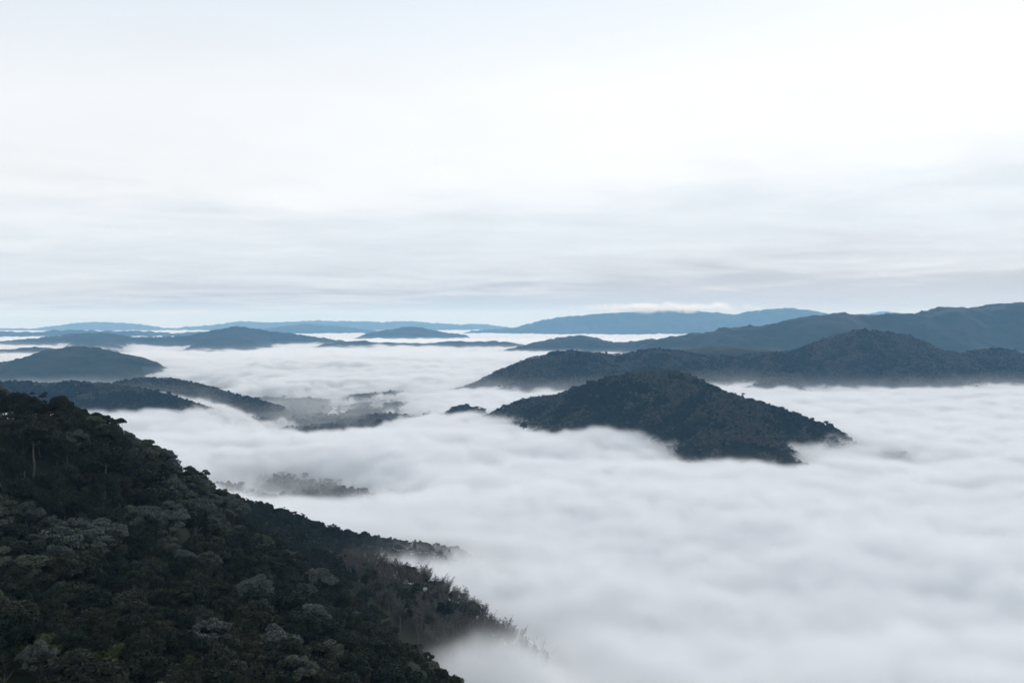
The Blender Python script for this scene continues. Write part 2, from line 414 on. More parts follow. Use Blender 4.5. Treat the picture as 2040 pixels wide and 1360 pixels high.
tag(o, 'steep dark hillside under the dense forest', kind='structure')

# ------------------------------------------------------------------ tree prototypes
rs = np.random.RandomState(11)
def leaves(cent, rad, n, size, up=0.35, shell=0.75, flat=0.75, bottom=-0.25, seed=None):
    """n leaf sprays on a domed clump"""
    d = rs.normal(size=(n * 2, 3)); d /= np.linalg.norm(d, axis=1)[:, None]
    d = d[d[:, 2] > bottom][:n]; n = len(d)
    r = rad * (shell + (1 - shell) * rs.rand(n))[:, None]
    c = np.asarray(cent) + d * r * np.array([1, 1, flat])
    nm = d * (1 - up) + np.array([0, 0, up]) + rs.normal(size=(n, 3)) * 0.45
    nm /= np.linalg.norm(nm, axis=1)[:, None]
    a = np.cross(nm, rs.normal(size=(n, 3))); a /= np.linalg.norm(a, axis=1)[:, None] + 1e-9
    b = np.cross(nm, a)
    sz = size * (0.6 + 0.8 * rs.rand(n))[:, None]
    v = np.stack([c + a * sz, c + b * sz * 0.55, c - a * sz, c - b * sz * 0.55], 1)
    v[:, 0] -= nm * sz * 0.25; v[:, 2] -= nm * sz * 0.25
    return v.reshape(-1, 3)
def quads(v): return np.arange(len(v)).reshape(-1, 4)
def tube(pts, radii, sides=6):
    pts = np.asarray(pts, float); V, Fc = [], []
    for i, p in enumerate(pts):
        t = pts[min(i + 1, len(pts) - 1)] - pts[max(i - 1, 0)]; t /= np.linalg.norm(t) + 1e-9
        a = np.cross(t, [0.3, 1, 0.1]); a /= np.linalg.norm(a) + 1e-9; b = np.cross(t, a)
        for s in range(sides):
            an = 2 * math.pi * s / sides
            V.append(p + (a * math.cos(an) + b * math.sin(an)) * radii[i])
    for i in range(len(pts) - 1):
        for s in range(sides):
            Fc.append([i * sides + s, i * sides + (s + 1) % sides, (i + 1) * sides + (s + 1) % sides, (i + 1) * sides + s])
    return V, Fc
def join(parts):
    V, Fc = [], []
    for v, f in parts:
        o_ = len(V); V += list(v); Fc += [[i + o_ for i in q] for q in f]
    return V, Fc

BARK_D, t = new_mat('dark_bark'); g = t.nodes.new('ShaderNodeNewGeometry')
principled(t, ramp(t, noise(t, g.outputs['Position'], 1.5, 4), [(0.3, (0.05, 0.042, 0.034)), (0.7, (0.1, 0.085, 0.07))]), 0.9, 0.1)
BARK_P, t = new_mat('pale_bark'); g = t.nodes.new('ShaderNodeNewGeometry')
principled(t, ramp(t, noise(t, g.outputs['Position'], 1.2, 4), [(0.3, (0.08, 0.076, 0.068)), (0.7, (0.15, 0.142, 0.127))]), 0.85, 0.1)
TWIG, t = new_mat('bare_twigs'); g = t.nodes.new('ShaderNodeNewGeometry')
principled(t, ramp(t, noise(t, g.outputs['Position'], 0.5, 4), [(0.3, (0.075, 0.068, 0.056)), (0.7, (0.14, 0.128, 0.108))]), 0.9, 0.1)
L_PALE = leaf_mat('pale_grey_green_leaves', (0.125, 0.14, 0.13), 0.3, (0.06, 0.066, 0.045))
L_DARK = leaf_mat('dark_green_leaves', (0.019, 0.027, 0.014), 0.4, (0.024, 0.026, 0.017))
L_OLIVE = leaf_mat('olive_brown_leaves', (0.028, 0.033, 0.017), 0.4, (0.034, 0.031, 0.019))
L_YEL = leaf_mat('yellow_green_leaves', (0.05, 0.062, 0.018), 0.4, (0.034, 0.046, 0.02))
L_BROWN = leaf_mat('dry_brown_leaves', (0.085, 0.072, 0.05), 0.3, (0.07, 0.07, 0.042))
L_TEAL = leaf_mat('deep_green_leaves', (0.018, 0.033, 0.019), 0.35, (0.028, 0.036, 0.02))

def crown_clumps(kind, h):
    """clump centres and radii of a crown for a tree h tall"""
    out = []
    if kind == 'pale':            # broad crown of many small domes
        R = h * 0.42
        for _ in range(34):
            a, r = rs.rand() * 6.283, R * math.sqrt(rs.rand())
            z = h * 0.93 - (r / R)**2 * h * 0.30 - rs.rand()**2 * h * 0.16
            out.append(((r * math.cos(a), r * math.sin(a), z), h * (0.075 + 0.05 * rs.rand())))
    elif kind == 'dark':          # dense rounded crown
        R = h * 0.36
        for _ in range(26):
            d = rs.normal(size=3); d /= np.linalg.norm(d); d[2] = abs(d[2]) * 1.2 - 0.35
            q = d * R * (0.45 + 0.5 * rs.rand()); q[2] += h * 0.62
            out.append((q, h * (0.09 + 0.08 * rs.rand())))
    elif kind == 'olive':         # loose, layered
        R = h * 0.38
        for _ in range(24):
            a, r = rs.rand() * 6.283, R * math.sqrt(rs.rand())
            out.append(((r * math.cos(a), r * math.sin(a), h * (0.55 + 0.4 * rs.rand() * (1 - 0.5 * r / R))), h * (0.07 + 0.06 * rs.rand())))
    elif kind == 'tall':          # small crown on a long clean stem
        R = h * 0.2
        for _ in range(14):
            a, r = rs.rand() * 6.283, R * math.sqrt(rs.rand())
            out.append(((r * math.cos(a), r * math.sin(a), h * (0.74 + 0.22 * rs.rand() * (1 - 0.4 * r / R))), h * (0.05 + 0.045 * rs.rand())))
    elif kind == 'cone':          # narrow upright evergreen
        for i in range(22):
            zf = i / 21.0; R = h * 0.25 * (1 - zf)**0.7 + h * 0.03
            a = i * 2.4 + rs.rand()
            out.append(((R * 0.7 * math.cos(a), R * 0.7 * math.sin(a), h * (0.3 + 0.68 * zf)), h * (0.105 - 0.055 * zf)))
    elif kind == 'bush':          # low spreading thicket tree
        R = h * 0.5
        for _ in range(26):
            a, r = rs.rand() * 6.283, R * math.sqrt(rs.rand())
            out.append(((r * math.cos(a), r * math.sin(a), h * (0.35 + 0.55 * rs.rand() * (1 - 0.6 * r / R))), h * (0.1 + 0.07 * rs.rand())))
    elif kind == 'open':          # few separate tufts, sky between them
        for _ in range(13):
            a, r = rs.rand() * 6.283, h * 0.3 * (0.25 + 0.75 * rs.rand())
            out.append(((r * math.cos(a), r * math.sin(a), h * (0.52 + 0.45 * rs.rand())), h * (0.06 + 0.05 * rs.rand())))
    return out
SPEC = {'pale': (L_PALE, BARK_D, 150, 0.40, 0.6, 0.8), 'dark': (L_DARK, BARK_D, 190, 0.50, 0.3, 0.85), 'olive': (L_OLIVE, BARK_D, 150, 0.48, 0.35, 0.7),
        'tall': (L_DARK, BARK_P, 170, 0.42, 0.35, 0.8), 'cone': (L_TEAL, BARK_D, 130, 0.42, 0.3, 0.8), 'bush': (L_YEL, BARK_D, 170, 0.46, 0.35, 0.85),
        'open': (L_DARK, BARK_D, 150, 0.34, 0.4, 0.7)}
PROTO = {}          # kind -> list of (crown mesh, trunk mesh)
H0 = 15.0
def make_proto(kind):
    lm, bm_, n, size, up, flat = SPEC[kind]
    cl_ = crown_clumps(kind, H0)
    V = np.concatenate([leaves(c, r, n, size, up, 0.7, flat) for c, r in cl_])
    crown = mesh_obj('crown', V, quads(V), lm).data
    lean = rs.normal(size=2) * 0.4
    top = H0 * 0.8
    zs = np.linspace(-3.0, top, 7)
    pts = [(lean[0] * (z / top)**2 + 0.12 * rs.normal(), lean[1] * (z / top)**2 + 0.12 * rs.normal(), z) for z in zs]
    parts = [tube(pts, [0.36, 0.32, 0.28, 0.24, 0.2, 0.14, 0.05], 7)]
    tall = kind == 'tall'
    for i in rs.permutation(len(cl_))[:5 if tall else 9]:
        c = np.array(cl_[i][0]); b0 = np.array(pts[5]) if tall else np.array(pts[3]) * (0.75 + 0.25 * rs.rand())
        mid = (b0 + c) / 2 + np.array([0, 0, -0.4])
        parts.append(tube([b0, mid, c], [0.06, 0.04, 0.02] if tall else [0.13, 0.09, 0.03], 5))
    v, f = join(parts)
    return crown, mesh_obj('trunk', v, f, bm_, smooth=True).data
def make_bare():
    """leafless tree: straight stem and a fan of fine ascending twigs"""
    h = H0
    parts = [tube([(0, 0, -3), (0.1, 0, h * 0.4), (0, 0.1, h * 0.75)], [0.22, 0.17, 0.06], 6)]
    tw = []
    for i in range(26):
        a = rs.rand() * 6.283; z0 = h * (0.38 + 0.36 * rs.rand()); L = h * (0.18 + 0.2 * rs.rand()); sp = 0.42 + 0.45 * rs.rand()
        p0 = np.array([0, 0, z0]); p1 = p0 + np.array([math.cos(a) * sp, math.sin(a) * sp, 1.0]) * L * 0.6
        p2 = p1 + np.array([math.cos(a) * sp * 0.7, math.sin(a) * sp * 0.7, 1.0]) * L * 0.4
        tw.append(tube([p0, p1, p2], [0.085, 0.055, 0.02], 3))
        for j in range(9):
            b = a + rs.normal() * 1.1; q = p0 + (p2 - p0) * (0.35 + 0.65 * rs.rand()); l2 = L * (0.15 + 0.3 * rs.rand())
            e = q + np.array([math.cos(b) * 0.6, math.sin(b) * 0.6, 0.5 + rs.rand()]) * l2
            tw.append(tube([q, e], [0.04, 0.015], 3))
    v, f = join(tw); v2, f2 = join(parts)
    # last brown leaves
    tips = np.array([x[0][-1] for x in tw if len(x[0]) == 6])
    lv = np.concatenate([leaves(c, 0.7, 5, 0.28, 0.2, 0.3, 1.0) for c in tips[::2]])
    n0 = len(v); v = list(v) + list(lv); f = f + [[i + n0 for i in q] for q in quads(lv)]
    return mesh_obj('crown', v, f, TWIG).data, mesh_obj('trunk', v2, f2, BARK_P, smooth=True).data
for kind, cnt in (('pale', 4), ('dark', 4), ('olive', 3), ('tall', 3), ('cone', 3), ('bush', 3), ('open', 3)):
    PROTO[kind] = [make_proto(kind) for _ in range(cnt)]
PROTO['bare'] = [make_bare() for _ in range(3)]

KIND_LABEL = {
    'pale': ('broadleaf_tree', 'pale grey-green tree with cauliflower-like domed crown on the forested slope', 'pale-crowned trees on the slope'),
    'dark': ('evergreen_tree', 'dense dark green round-crowned tree on the forested slope', 'dark round-crowned trees on the slope'),
    'olive': ('broadleaf_tree', 'olive-brown loosely layered tree on the forested slope', 'olive-brown trees on the slope'),
    'tall': ('emergent_tree', 'tall tree with long pale bare trunk and small high crown on slope', 'tall pale-trunked trees on the slope'),
    'cone': ('upright_tree', 'narrow upright deep green tree on the forested slope', 'narrow upright trees on the slope'),
    'bush': ('bushy_tree', 'low spreading yellow-green bushy tree at the foot of the dark slope', 'yellow-green bushy trees on the slope'),
    'open': ('open_tree', 'dark tree with separate leaf tufts and gaps on the forested slope', 'open tufted trees on the slope'),
    'bare': ('bare_tree', 'leafless grey-brown tree with fine upright twigs on the misty spur', 'leafless trees on the misty spur')}
def add_tree(kind, var, loc, h, rz, label=None, group=None, tilt=(0, 0), wide=1.0, name=None):
    nm, lb, gp = KIND_LABEL[kind]
    e = bpy.data.objects.new(name or nm, None); COL.objects.link(e)
    e.empty_display_size = 0.5
    e.location = loc; e.rotation_euler = (tilt[0], tilt[1], rz)
    s = h / H0; e.scale = (s * wide, s * wide, s)
    tag(e, label or lb, 'tree', group or (gp if not label else None))
    cr, tr = PROTO[kind][var % len(PROTO[kind])]
    for n_, me in (('trunk', tr), ('crown', cr)):
        c = bpy.data.objects.new(n_, me); COL.objects.link(c); c.parent = e
    return e

# ------------------------------------------------------------------ forests: where the trees stand
protocol = bpy.data.collections.new('tree_kinds')     # sources for the massed forest
ORDER = []
for kind in PROTO:
    for i, (cr, tr) in enumerate(PROTO[kind]):
        nm = 'kind_%02d' % len(ORDER)
        me = cr.copy(); me.name = nm
        # crown and trunk in one source for the masses
        nv = len(me.vertices)
        a = np.empty(nv * 3, np.float32); me.vertices.foreach_get('co', a)
        tv = np.empty(len(tr.vertices) * 3, np.float32); tr.vertices.foreach_get('co', tv)
        faces = [list(p.vertices) for p in me.polygons] + [[k_ + nv for k_ in p.vertices] for p in tr.polygons]
        ob = mesh_obj(nm, np.concatenate([a, tv]).reshape(-1, 3), faces, cr.materials[0])
        ob.data.materials.append(tr.materials[0])
        mi = np.zeros(len(faces), np.int32); mi[len(me.polygons):] = 1
        ob.data.polygons.foreach_set('material_index', mi)
        protocol.objects.link(ob); ORDER.append((kind, i))
# lighter sources for woods a few kilometres off
farcol = bpy.data.collections.new('far_tree_kinds')
for i, (mat, R, hh) in enumerate(((L_DARK, 4.2, 9), (L_DARK, 3.6, 12), (L_TEAL, 4.0, 10), (L_BROWN, 4.2, 8), (L_BROWN, 3.6, 9), (TWIG, 3.8, 8))):
    V = []
    for _ in range(7):
        a, r = rs.rand() * 6.283, R * 0.55 * math.sqrt(rs.rand())
        V.append(leaves((r * math.cos(a), r * math.sin(a), hh * (0.45 + 0.4 * rs.rand())), R * (0.4 + 0.3 * rs.rand()), 26, 1.25, 0.35, 0.7, 0.9, -0.6))
    V = np.concatenate(V)
    farcol.objects.link(mesh_obj('far_kind_%02d' % i, V, quads(V), mat))

def scatter_nodes(colln):
    g = bpy.data.node_groups.new('massed_trees', 'GeometryNodeTree')
    g.interface.new_socket('Geometry', in_out='INPUT', socket_type='NodeSocketGeometry')
    g.interface.new_socket('Geometry', in_out='OUTPUT', socket_type='NodeSocketGeometry')
    gi, go = g.nodes.new('NodeGroupInput'), g.nodes.new('NodeGroupOutput')
    ci = g.nodes.new('GeometryNodeCollectionInfo'); ci.inputs['Collection'].default_value = colln
    ci.inputs['Separate Children'].default_value = True; ci.inputs['Reset Children'].default_value = True
    iop = g.nodes.new('GeometryNodeInstanceOnPoints'); iop.inputs['Pick Instance'].default_value = True
    def attr(name, typ):
        n = g.nodes.new('GeometryNodeInputNamedAttribute'); n.data_type = typ; n.inputs['Name'].default_value = name
        return n.outputs['Attribute']
    L = g.links.new
    L(gi.outputs[0], iop.inputs['Points']); L(ci.outputs[0], iop.inputs['Instance'])
    L(attr('idx', 'INT'), iop.inputs['Instance Index'])
    L(attr('scl', 'FLOAT_VECTOR'), iop.inputs['Scale'])
    cv = g.nodes.new('FunctionNodeEulerToRotation'); L(attr('rot', 'FLOAT_VECTOR'), cv.inputs[0])
    L(cv.outputs[0], iop.inputs['Rotation'])
    L(iop.outputs[0], go.inputs[0])
    return g
G_NEAR, G_FAR = scatter_nodes(protocol), scatter_nodes(farcol)
def massed(name, label, P, idx, scl, rot, group):
    me = bpy.data.meshes.new(name); me.vertices.add(len(P)); me.vertices.foreach_set('co', np.asarray(P, np.float32).ravel())
    me.attributes.new('idx', 'INT', 'POINT').data.foreach_set('value', np.asarray(idx, np.int32))
    me.attributes.new('scl', 'FLOAT_VECTOR', 'POINT').data.foreach_set('vector', np.asarray(scl, np.float32).ravel())
    me.attributes.new('rot', 'FLOAT_VECTOR', 'POINT').data.foreach_set('vector', np.asarray(rot, np.float32).ravel())
    o = link(bpy.data.objects.new(name, me)); tag(o, label, 'forest', kind='stuff')
    md = o.modifiers.new('trees', 'NODES'); md.node_group = group
    return o
def in_frame(x, y, z, mg=60):
    cp_, sp_ = math.cos(PITCH), math.sin(PITCH)
    dep = y * cp_ - z * sp_; v = (y * sp_ + z * cp_) / dep
    return CX + F_PX * x / dep, 680 - F_PX * v

# --- the near forested slope
rt = np.random.RandomState(3)
sx, sy = np.meshgrid(np.arange(-620, 160, 5.0), np.arange(120, 1260, 5.0))
sx = (sx + rt.uniform(-2.3, 2.3, sx.shape)).ravel(); sy = (sy + rt.uniform(-2.3, 2.3, sy.shape)).ravel()
sz = slope_h(sx, sy)
def project(x, y, z):
    cp_, sp_ = math.cos(PITCH), math.sin(PITCH)
    dep = y * cp_ - z * sp_; v = (y * sp_ + z * cp_) / dep
    return CX + F_PX * x / dep, 680 - F_PX * v
qx, qy = project(sx, sy, sz + 10)
ok = (qx > -120) & (qx < 1250) & (qy > 600) & (qy < 1480) & (sz > -300)
sx, sy, sz, qx, qy = (a[ok] for a in (sx, sy, sz, qx, qy))
n = len(sx)
# sight line to the tree top over the canopy in between
vis = np.ones(n, bool)
for tt in np.linspace(0.3, 0.985, 46):
    xi = np.clip(((sx * tt - xs[0]) / 8).astype(int), 0, len(xs) - 1); yi = np.clip(((sy * tt - ys_[0]) / 8).astype(int), 0, len(ys_) - 1)
    vis &= (sz + 12) * tt > SLZ[yi, xi] + 5.0
pale_n = fbm(sx / 60 + 40, sy / 60, 3); mix_n = fbm(sx / 45 - 12, sy / 45 + 70, 3)
spur = (sy > 640) & (sy < 900) & (qx > 690) & (qx < 1120) & (qy > 1095)
ridgeB = (sy > 600) & ~spur
kinds = []
for i in range(n):
    r = rt.rand()
    if spur[i]: k_ = 'bare' if r < 0.78 else 'olive' if r < 0.92 else 'dark'
    elif ridgeB[i]: k_ = 'dark' if r < 0.36 else 'cone' if r < 0.62 else 'open' if r < 0.75 else 'olive' if r < 0.9 else 'bush'
    elif sy[i] < 265: k_ = 'bush' if r < 0.42 else 'dark' if r < 0.72 else 'olive' if r < 0.9 else 'pale' if r < 0.93 else 'tall'
    else:
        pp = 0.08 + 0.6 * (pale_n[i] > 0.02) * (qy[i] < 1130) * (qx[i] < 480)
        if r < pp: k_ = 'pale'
        else:
            r = rt.rand()
            k_ = 'open' if sy[i] > 405 and r > 0.72 else 'dark' if r < 0.5 else 'olive' if r < 0.78 else 'open' if r < 0.84 else 'tall' if r < 0.87 and sy[i] < 400 else 'cone' if r > 0.95 else 'dark'
    kinds.append(k_)
kinds = np.array(kinds)
hbase = {'pale': 12.5, 'dark': 12, 'olive': 11.5, 'tall': 16.5, 'cone': 12, 'bush': 8, 'open': 12.5, 'bare': 15}
hh = np.array([hbase[k_] for k_ in kinds]) * rt.uniform(0.68, 1.38, n) * np.where(ridgeB, 0.86, 1.0)
# thin out: a tree keeps its own room
keep = np.zeros(n, bool); order = rt.permutation(n); cell = {}
room = np.array([{'pale': 6.4, 'tall': 6.5, 'open': 6.4, 'bush': 4.8, 'bare': 6.6, 'cone': 4.8}.get(k_, 5.4) for k_ in kinds])
for i in order:
    cxi, cyi = int(sx[i] // 9), int(sy[i] // 9); good = True
    for a in (-1, 0, 1):
        for b in (-1, 0, 1):
            for j in cell.get((cxi + a, cyi + b), ()):
                if (sx[i] - sx[j])**2 + (sy[i] - sy[j])**2 < (0.5 * (room[i] + room[j]))**2: good = False; break
    if good: keep[i] = True; cell.setdefault((cxi, cyi), []).append(i)
score = np.where(vis & (qx > 5) & (qx < 1100) & (qy > 780) & (qy < 1335), hh / sy, -1) * keep
single = np.argsort(-score)[:292]; single = [i for i in single if score[i] > 0]
rz = rt.rand(n) * 6.283; vr = rt.randint(0, 12, n)
ADJ = {'pale': 'pale grey-green domed tree', 'dark': 'dark green round-crowned tree', 'olive': 'olive-brown layered tree', 'tall': 'pale-trunked slender tree',
       'cone': 'narrow upright tree', 'bush': 'yellow-green bushy tree', 'open': 'dark gappy tree', 'bare': 'leafless grey-brown tree'}
NEXT = {'pale': 'pale', 'dark': 'round-crowned', 'olive': 'olive-brown', 'tall': 'slender', 'cone': 'narrow', 'bush': 'bushy', 'open': 'gappy', 'bare': 'leafless'}
kept = np.nonzero(keep)[0]
for i in single:
    rel = hh[i] / (hbase[kinds[i]] * (0.86 if ridgeB[i] else 1.0))
    size = 'large' if rel > 1.06 else 'small' if rel < 0.9 else 'medium'
    zone = 'on the misty spur' if spur[i] else 'on the lower ridge' if ridgeB[i] else 'low on the slope' if sy[i] < 290 else 'near the slope crest' if sy[i] > 415 else 'midway up the slope'
    dd = np.hypot(sx[kept] - sx[i], sy[kept] - sy[i]); dd[kept == i] = 1e9
    n1k, n2k = (NEXT[kinds[kept[j]]] for j in np.argsort(dd)[:2])
    wd, tl = rt.uniform(0.85, 1.25), (rt.normal() * 0.06, rt.normal() * 0.06)
    shape = ' wide' if wd > 1.12 else ' slim' if wd < 0.97 else ''
    lean = 'leaning ' if math.hypot(*tl) > 0.1 else ''
    lb = '%s%s%s %s %s %s' % (lean, size, shape, ADJ[kinds[i]], zone, 'between two %s trees' % n1k if n1k == n2k else 'between %s and %s trees' % tuple(sorted((n1k, n2k))))
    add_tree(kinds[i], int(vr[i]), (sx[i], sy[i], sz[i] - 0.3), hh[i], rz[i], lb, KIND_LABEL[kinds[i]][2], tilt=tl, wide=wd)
rest = np.array(sorted(set(np.nonzero(keep)[0]) - set(single)))
first = {}
for j, (k_, v_) in enumerate(ORDER): first.setdefault(k_, j)
idx = [first[kinds[i]] + vr[i] % len(PROTO[kinds[i]]) for i in rest]
s_ = hh[rest] / H0
massed('forest', 'mass of dark trees filling the slope behind the larger crowns', np.stack([sx[rest], sy[rest], sz[rest] - 0.3], -1), idx,
       np.stack([s_ * 1.05, s_ * 1.05, s_], -1), np.stack([0 * s_, 0 * s_, rz[rest]], -1), G_NEAR)
# lone trees on the crest of the slope, against the fog
def stand(px_, py_, d, h, kind, var, label, tilt=(0, 0), wide=1.0, base=None):
    q = at(px_, py_, d)
    z = base(np.array([q[0]]), np.array([q[1]]))[0] if base else q[2]
    hgt = min(max(h, q[2] - z), 1.2 * h) if base else h
    return add_tree(kind, var, (q[0], q[1], z - 0.5), hgt, 1.3 * var, label, tilt=tilt, wide=wide)
stand(396, 930, 500, 19, 'open', 0, 'spindly dark tree leaning out from the slope crest against the fog', (0.05, 0.12), 0.9, slope_h)
stand(438, 972, 520, 15, 'open', 1, 'small open tree drooping over fog below the leaning spindly tree', (0, 0.2), 0.9, slope_h)
stand(232, 838, 458, 17, 'open', 2, 'dark tufted tree standing clear on the upper crest of the slope', (0, 0.05), 1.0, slope_h)

# --- woods on the hills beyond
def wood(label, hf, box, step, zmin, seed, hmul=1.0, mixp=0.14, patch=180.0, view=True):
    r_ = np.random.RandomState(seed)
    X, Y = np.meshgrid(np.arange(box[0], box[1], step), np.arange(box[2], box[3], step))
    X = (X + r_.uniform(-.45, .45, X.shape) * step).ravel(); Y = (Y + r_.uniform(-.45, .45, Y.shape) * step).ravel()
    Z = hf(X, Y); u, v = project(X, Y, Z)
    k_ = (Z > zmin) & (u > -80) & (u < 2120)
    # drop the far side of the ridge
    zf = hf(X, Y - 45); zb = hf(X * 0.97, Y * 0.97)
    k_ &= (Z * 0.97 > zb - 22)
    X, Y, Z = X[k_], Y[k_], Z[k_]
    pn = fbm(X / patch + seed, Y / patch, 3); r = r_.rand(len(X))
    curv = Z - 0.25 * (hf(X + 38, Y) + hf(X - 38, Y) + hf(X, Y + 38) + hf(X, Y - 38))
    brown = pn + np.clip(curv * 0.05, -0.3, 0.3) > mixp
    idx = np.where(brown, np.where(r < 0.35, 5, np.where(r < 0.85, 3 + (r * 100).astype(int) % 2, 2)), np.where(r < 0.97, (r * 97).astype(int) % 3, 3))
    s = r_.uniform(0.6, 1.25, len(X)) * hmul * np.where(brown, 0.8, 1.05)
    s = s * np.where(r_.rand(len(X)) > 0.985, 1.5, 1.0)
    w = s * r_.uniform(0.85, 1.2, len(X))
    massed('forest', label, np.stack([X, Y, Z - 0.6], -1), idx, np.stack([w, w, s], -1), np.stack([0 * s, 0 * s, r_.rand(len(X)) * 6.28], -1), G_FAR)
wood('dark woodland covering the island hill in the fog', h_mid, b_mid, 6.6, -312, 41, 1.0, 0.07, patch=150.)
wood('grey-brown and green woodland over the long pointed hill', h_rt, b_rt, 9.5, -300, 42, 1.1, -0.02, patch=170.)
wood('blue-grey woodland along the low ridge beyond the slope', h_lf, b_lf, 8.0, -310, 43, 1.0)
wood('woodland on the small wisp-wrapped knoll', h_lf2, b_lf2, 8.5, -310, 44, 1.0)
wood('dark woodland on the low ridge by the river', h_gap, b_gap, 8.0, FLOOR, 45, 1.0)
wood('dark woodland on the valley floor around the river bend', floor_h, (-1300, -250, 2700, 4400), 10.0, FLOOR + 2.0, 47, 1.1)
wood('woodland beside the narrow river curve under thin fog', floor_h, (-720, -200, 1550, 2350), 9.0, FLOOR + 2.0, 48, 1.0)
wood('trees crowding the tiny rise in the fog', h_isl, b_isl, 6.0, -290, 46, 1.15)
stand(1043, 838, 2330, 22, 'dark', 1, 'round dark tree standing alone in fog beside the island hill', wide=1.0, base=lambda x, y: np.array([H_FOG - 12]))
stand(1117, 825, 2380, 20, 'cone', 0, 'slim dark tree half veiled by fog at the island hill flank', base=lambda x, y: h_mid(x, y))
stand(1481, 775, 2335, 15, 'tall', 0, 'tiny lone tree standing above the ridge of the island hill', base=lambda x, y: h_mid(x, y))
stand(1829, 677, 4150, 20, 'dark', 2, 'lone dark tree on the shoulder of the pointed hill', base=lambda x, y: h_rt(x, y))
stand(958, 793, 2850, 16, 'open', 1, 'tall dark tree topping the tiny rise in the fog', base=lambda x, y: h_isl(x, y))

# ------------------------------------------------------------------ fog: dense body, with softer mist on top of it
def pl(px_, d): return at(px_, 700, d)[0]
HOLES = [  # x, y, rx, ry, depth, turn
    (pl(640, 3350), 3350, 260, 800, 95, 0.15), (pl(560, 3300), 3300, 200, 420, 60, 0.2), (pl(720, 3500), 3500, 200, 600, 60, 0),
    (pl(560, 1830), 1830, 130, 250, 105, 0.5), (pl(640, 1740), 1740, 110, 130, 75, 0), (pl(760, 1640), 1640, 80, 70, 40, 0), (pl(300, 8800), 8800, 1000, 700, 80, 0), (pl(150, 5000), 5000, 420, 420, 60, 0),
    (pl(100, 4600), 4600, 700, 480, 85, 0), (pl(330, 4300), 4300, 330, 330, 45, 0), (pl(-50, 5200), 5200, 600, 500, 50, 0), (pl(460, 3900), 3900, 260, 260, 45, 0),
    (pl(1000, 4500), 4500, 130, 120, 30, 0), (pl(480, 3700), 3700, 240, 380, 75, 0.2), (pl(400, 4400), 4400, 300, 260, 60, 0), (pl(800, 3050), 3050, 110, 160, 40, 0), (pl(1830, 1950), 1950, 150, 90, 26, 0), (pl(1420, 2020), 2020, 230, 170, 26, 0.5), (pl(1200, 2330), 2330, 160, 120, 18, 0)]
BUMPS = [(-25, 610, 65, 50, 44, 0.3), (70, 640, 130, 110, 20, 0), (pl(330, 3120), 3120, 200, 70, 40, 0), (pl(500, 3000), 3000, 150, 130, 55, 0.2), (pl(440, 2740), 2740, 130, 110, 34, 0), (pl(780, 3000), 3000, 120, 90, 18, 0), (-150, 900, 110, 55, 30, 0.2), (-60, 960, 130, 70, 16, 0.2), (0, 560, 50, 70, 16, 0),
         (pl(1250, 2150), 2150, 120, 90, 14, 0), (pl(1900, 3400), 3400, 300, 120, 14, 0), (pl(430, 4100), 4100, 420, 200, 30, 0.15), (pl(560, 5200), 5200, 600, 350, 28, 0.1),
         (pl(300, 2600), 2600, 260, 120, 10, 0)]
def blobs(x, y, lst):
    s = 0
    for cx_, cy_, rx, ry, dz, tu in lst:
        dx, dy = x - cx_, y - cy_
        a, b = dx * math.cos(tu) + dy * math.sin(tu), -dx * math.sin(tu) + dy * math.cos(tu)
        s = s + dz * np.exp(-(a / rx)**2 - (b / ry)**2)
    return s
def fog_top(x, y, bump=1.0):
    w = 60 * fbm(x / 300 + 5, y / 300, 3)
    n1_ = fbm((x + w) / 620, (y + w) / 330, 4)
    bil = 1 - 2 * np.abs(fbm((x + w + 0.45 * y) / 240 + 31, (y - w - 0.2 * x) / 150, 4, 0.55))
    n3_ = fbm((x + 0.8 * y) / 90 + 3, (y - 0.3 * x) / 60, 3)
    far = sstep(2500, 6000, y)
    h = H_FOG + n1_ * (22 + 12 * far) + (bil - 0.5) * (11 + 15 * far) * np.clip(0.9 + 1.6 * fbm(x / 700 + 9, y / 500 + 2, 2), 0.15, 2) + n3_ * 4.0
    hol = blobs(x, y, HOLES)
    n4_ = fbm(x / 130 + 77, y / 170, 4, 0.6)
    h = h - hol * np.clip(0.95 + 1.1 * n4_ + 0.3 * n3_, 0, 2) + (9 + 6 * sstep(1400, 1900, y)) * n4_ + 5 * sstep(1400, 1900, y) * fbm(x / 48, y / 60 + 8, 2)
    h = h - 55 * sstep(0.34, 0.75, -fbm((x + w) / 330 + 11, (y + 0.5 * x) / 210 + 4, 4, 0.55)) * (1 - 0.6 * far) + bump * blobs(x, y, BUMPS) * (1 + 0.5 * n3_)
    return h - (x * x + y * y) / (2 * R_EARTH)
m_fog, t = new_mat('dense_fog')
principled(t, (0.83, 0.85, 0.88), 1.0, 0.0)
ysf = ysteps(330.0, 60000.0, 0.006, 7.0)
usf = np.linspace(-0.75, 0.75, 420)
Yf, Uf = np.meshgrid(ysf, usf, indexing='ij')
Xf = Uf * np.maximum(Yf, 700.0)
def core_drop(y): return 40 - 34 * sstep(9500, 12800, y)
Zf = fog_top(Xf, Yf, 0.15) - core_drop(Yf)
o = link(mesh_obj('fog', np.stack([Xf, Yf, Zf], -1).reshape(-1, 3), grid_faces(len(usf), len(ysf)), m_fog, smooth=True))
tag(o, 'white sea of fog filling the valleys between the hills', 'fog', kind='stuff')

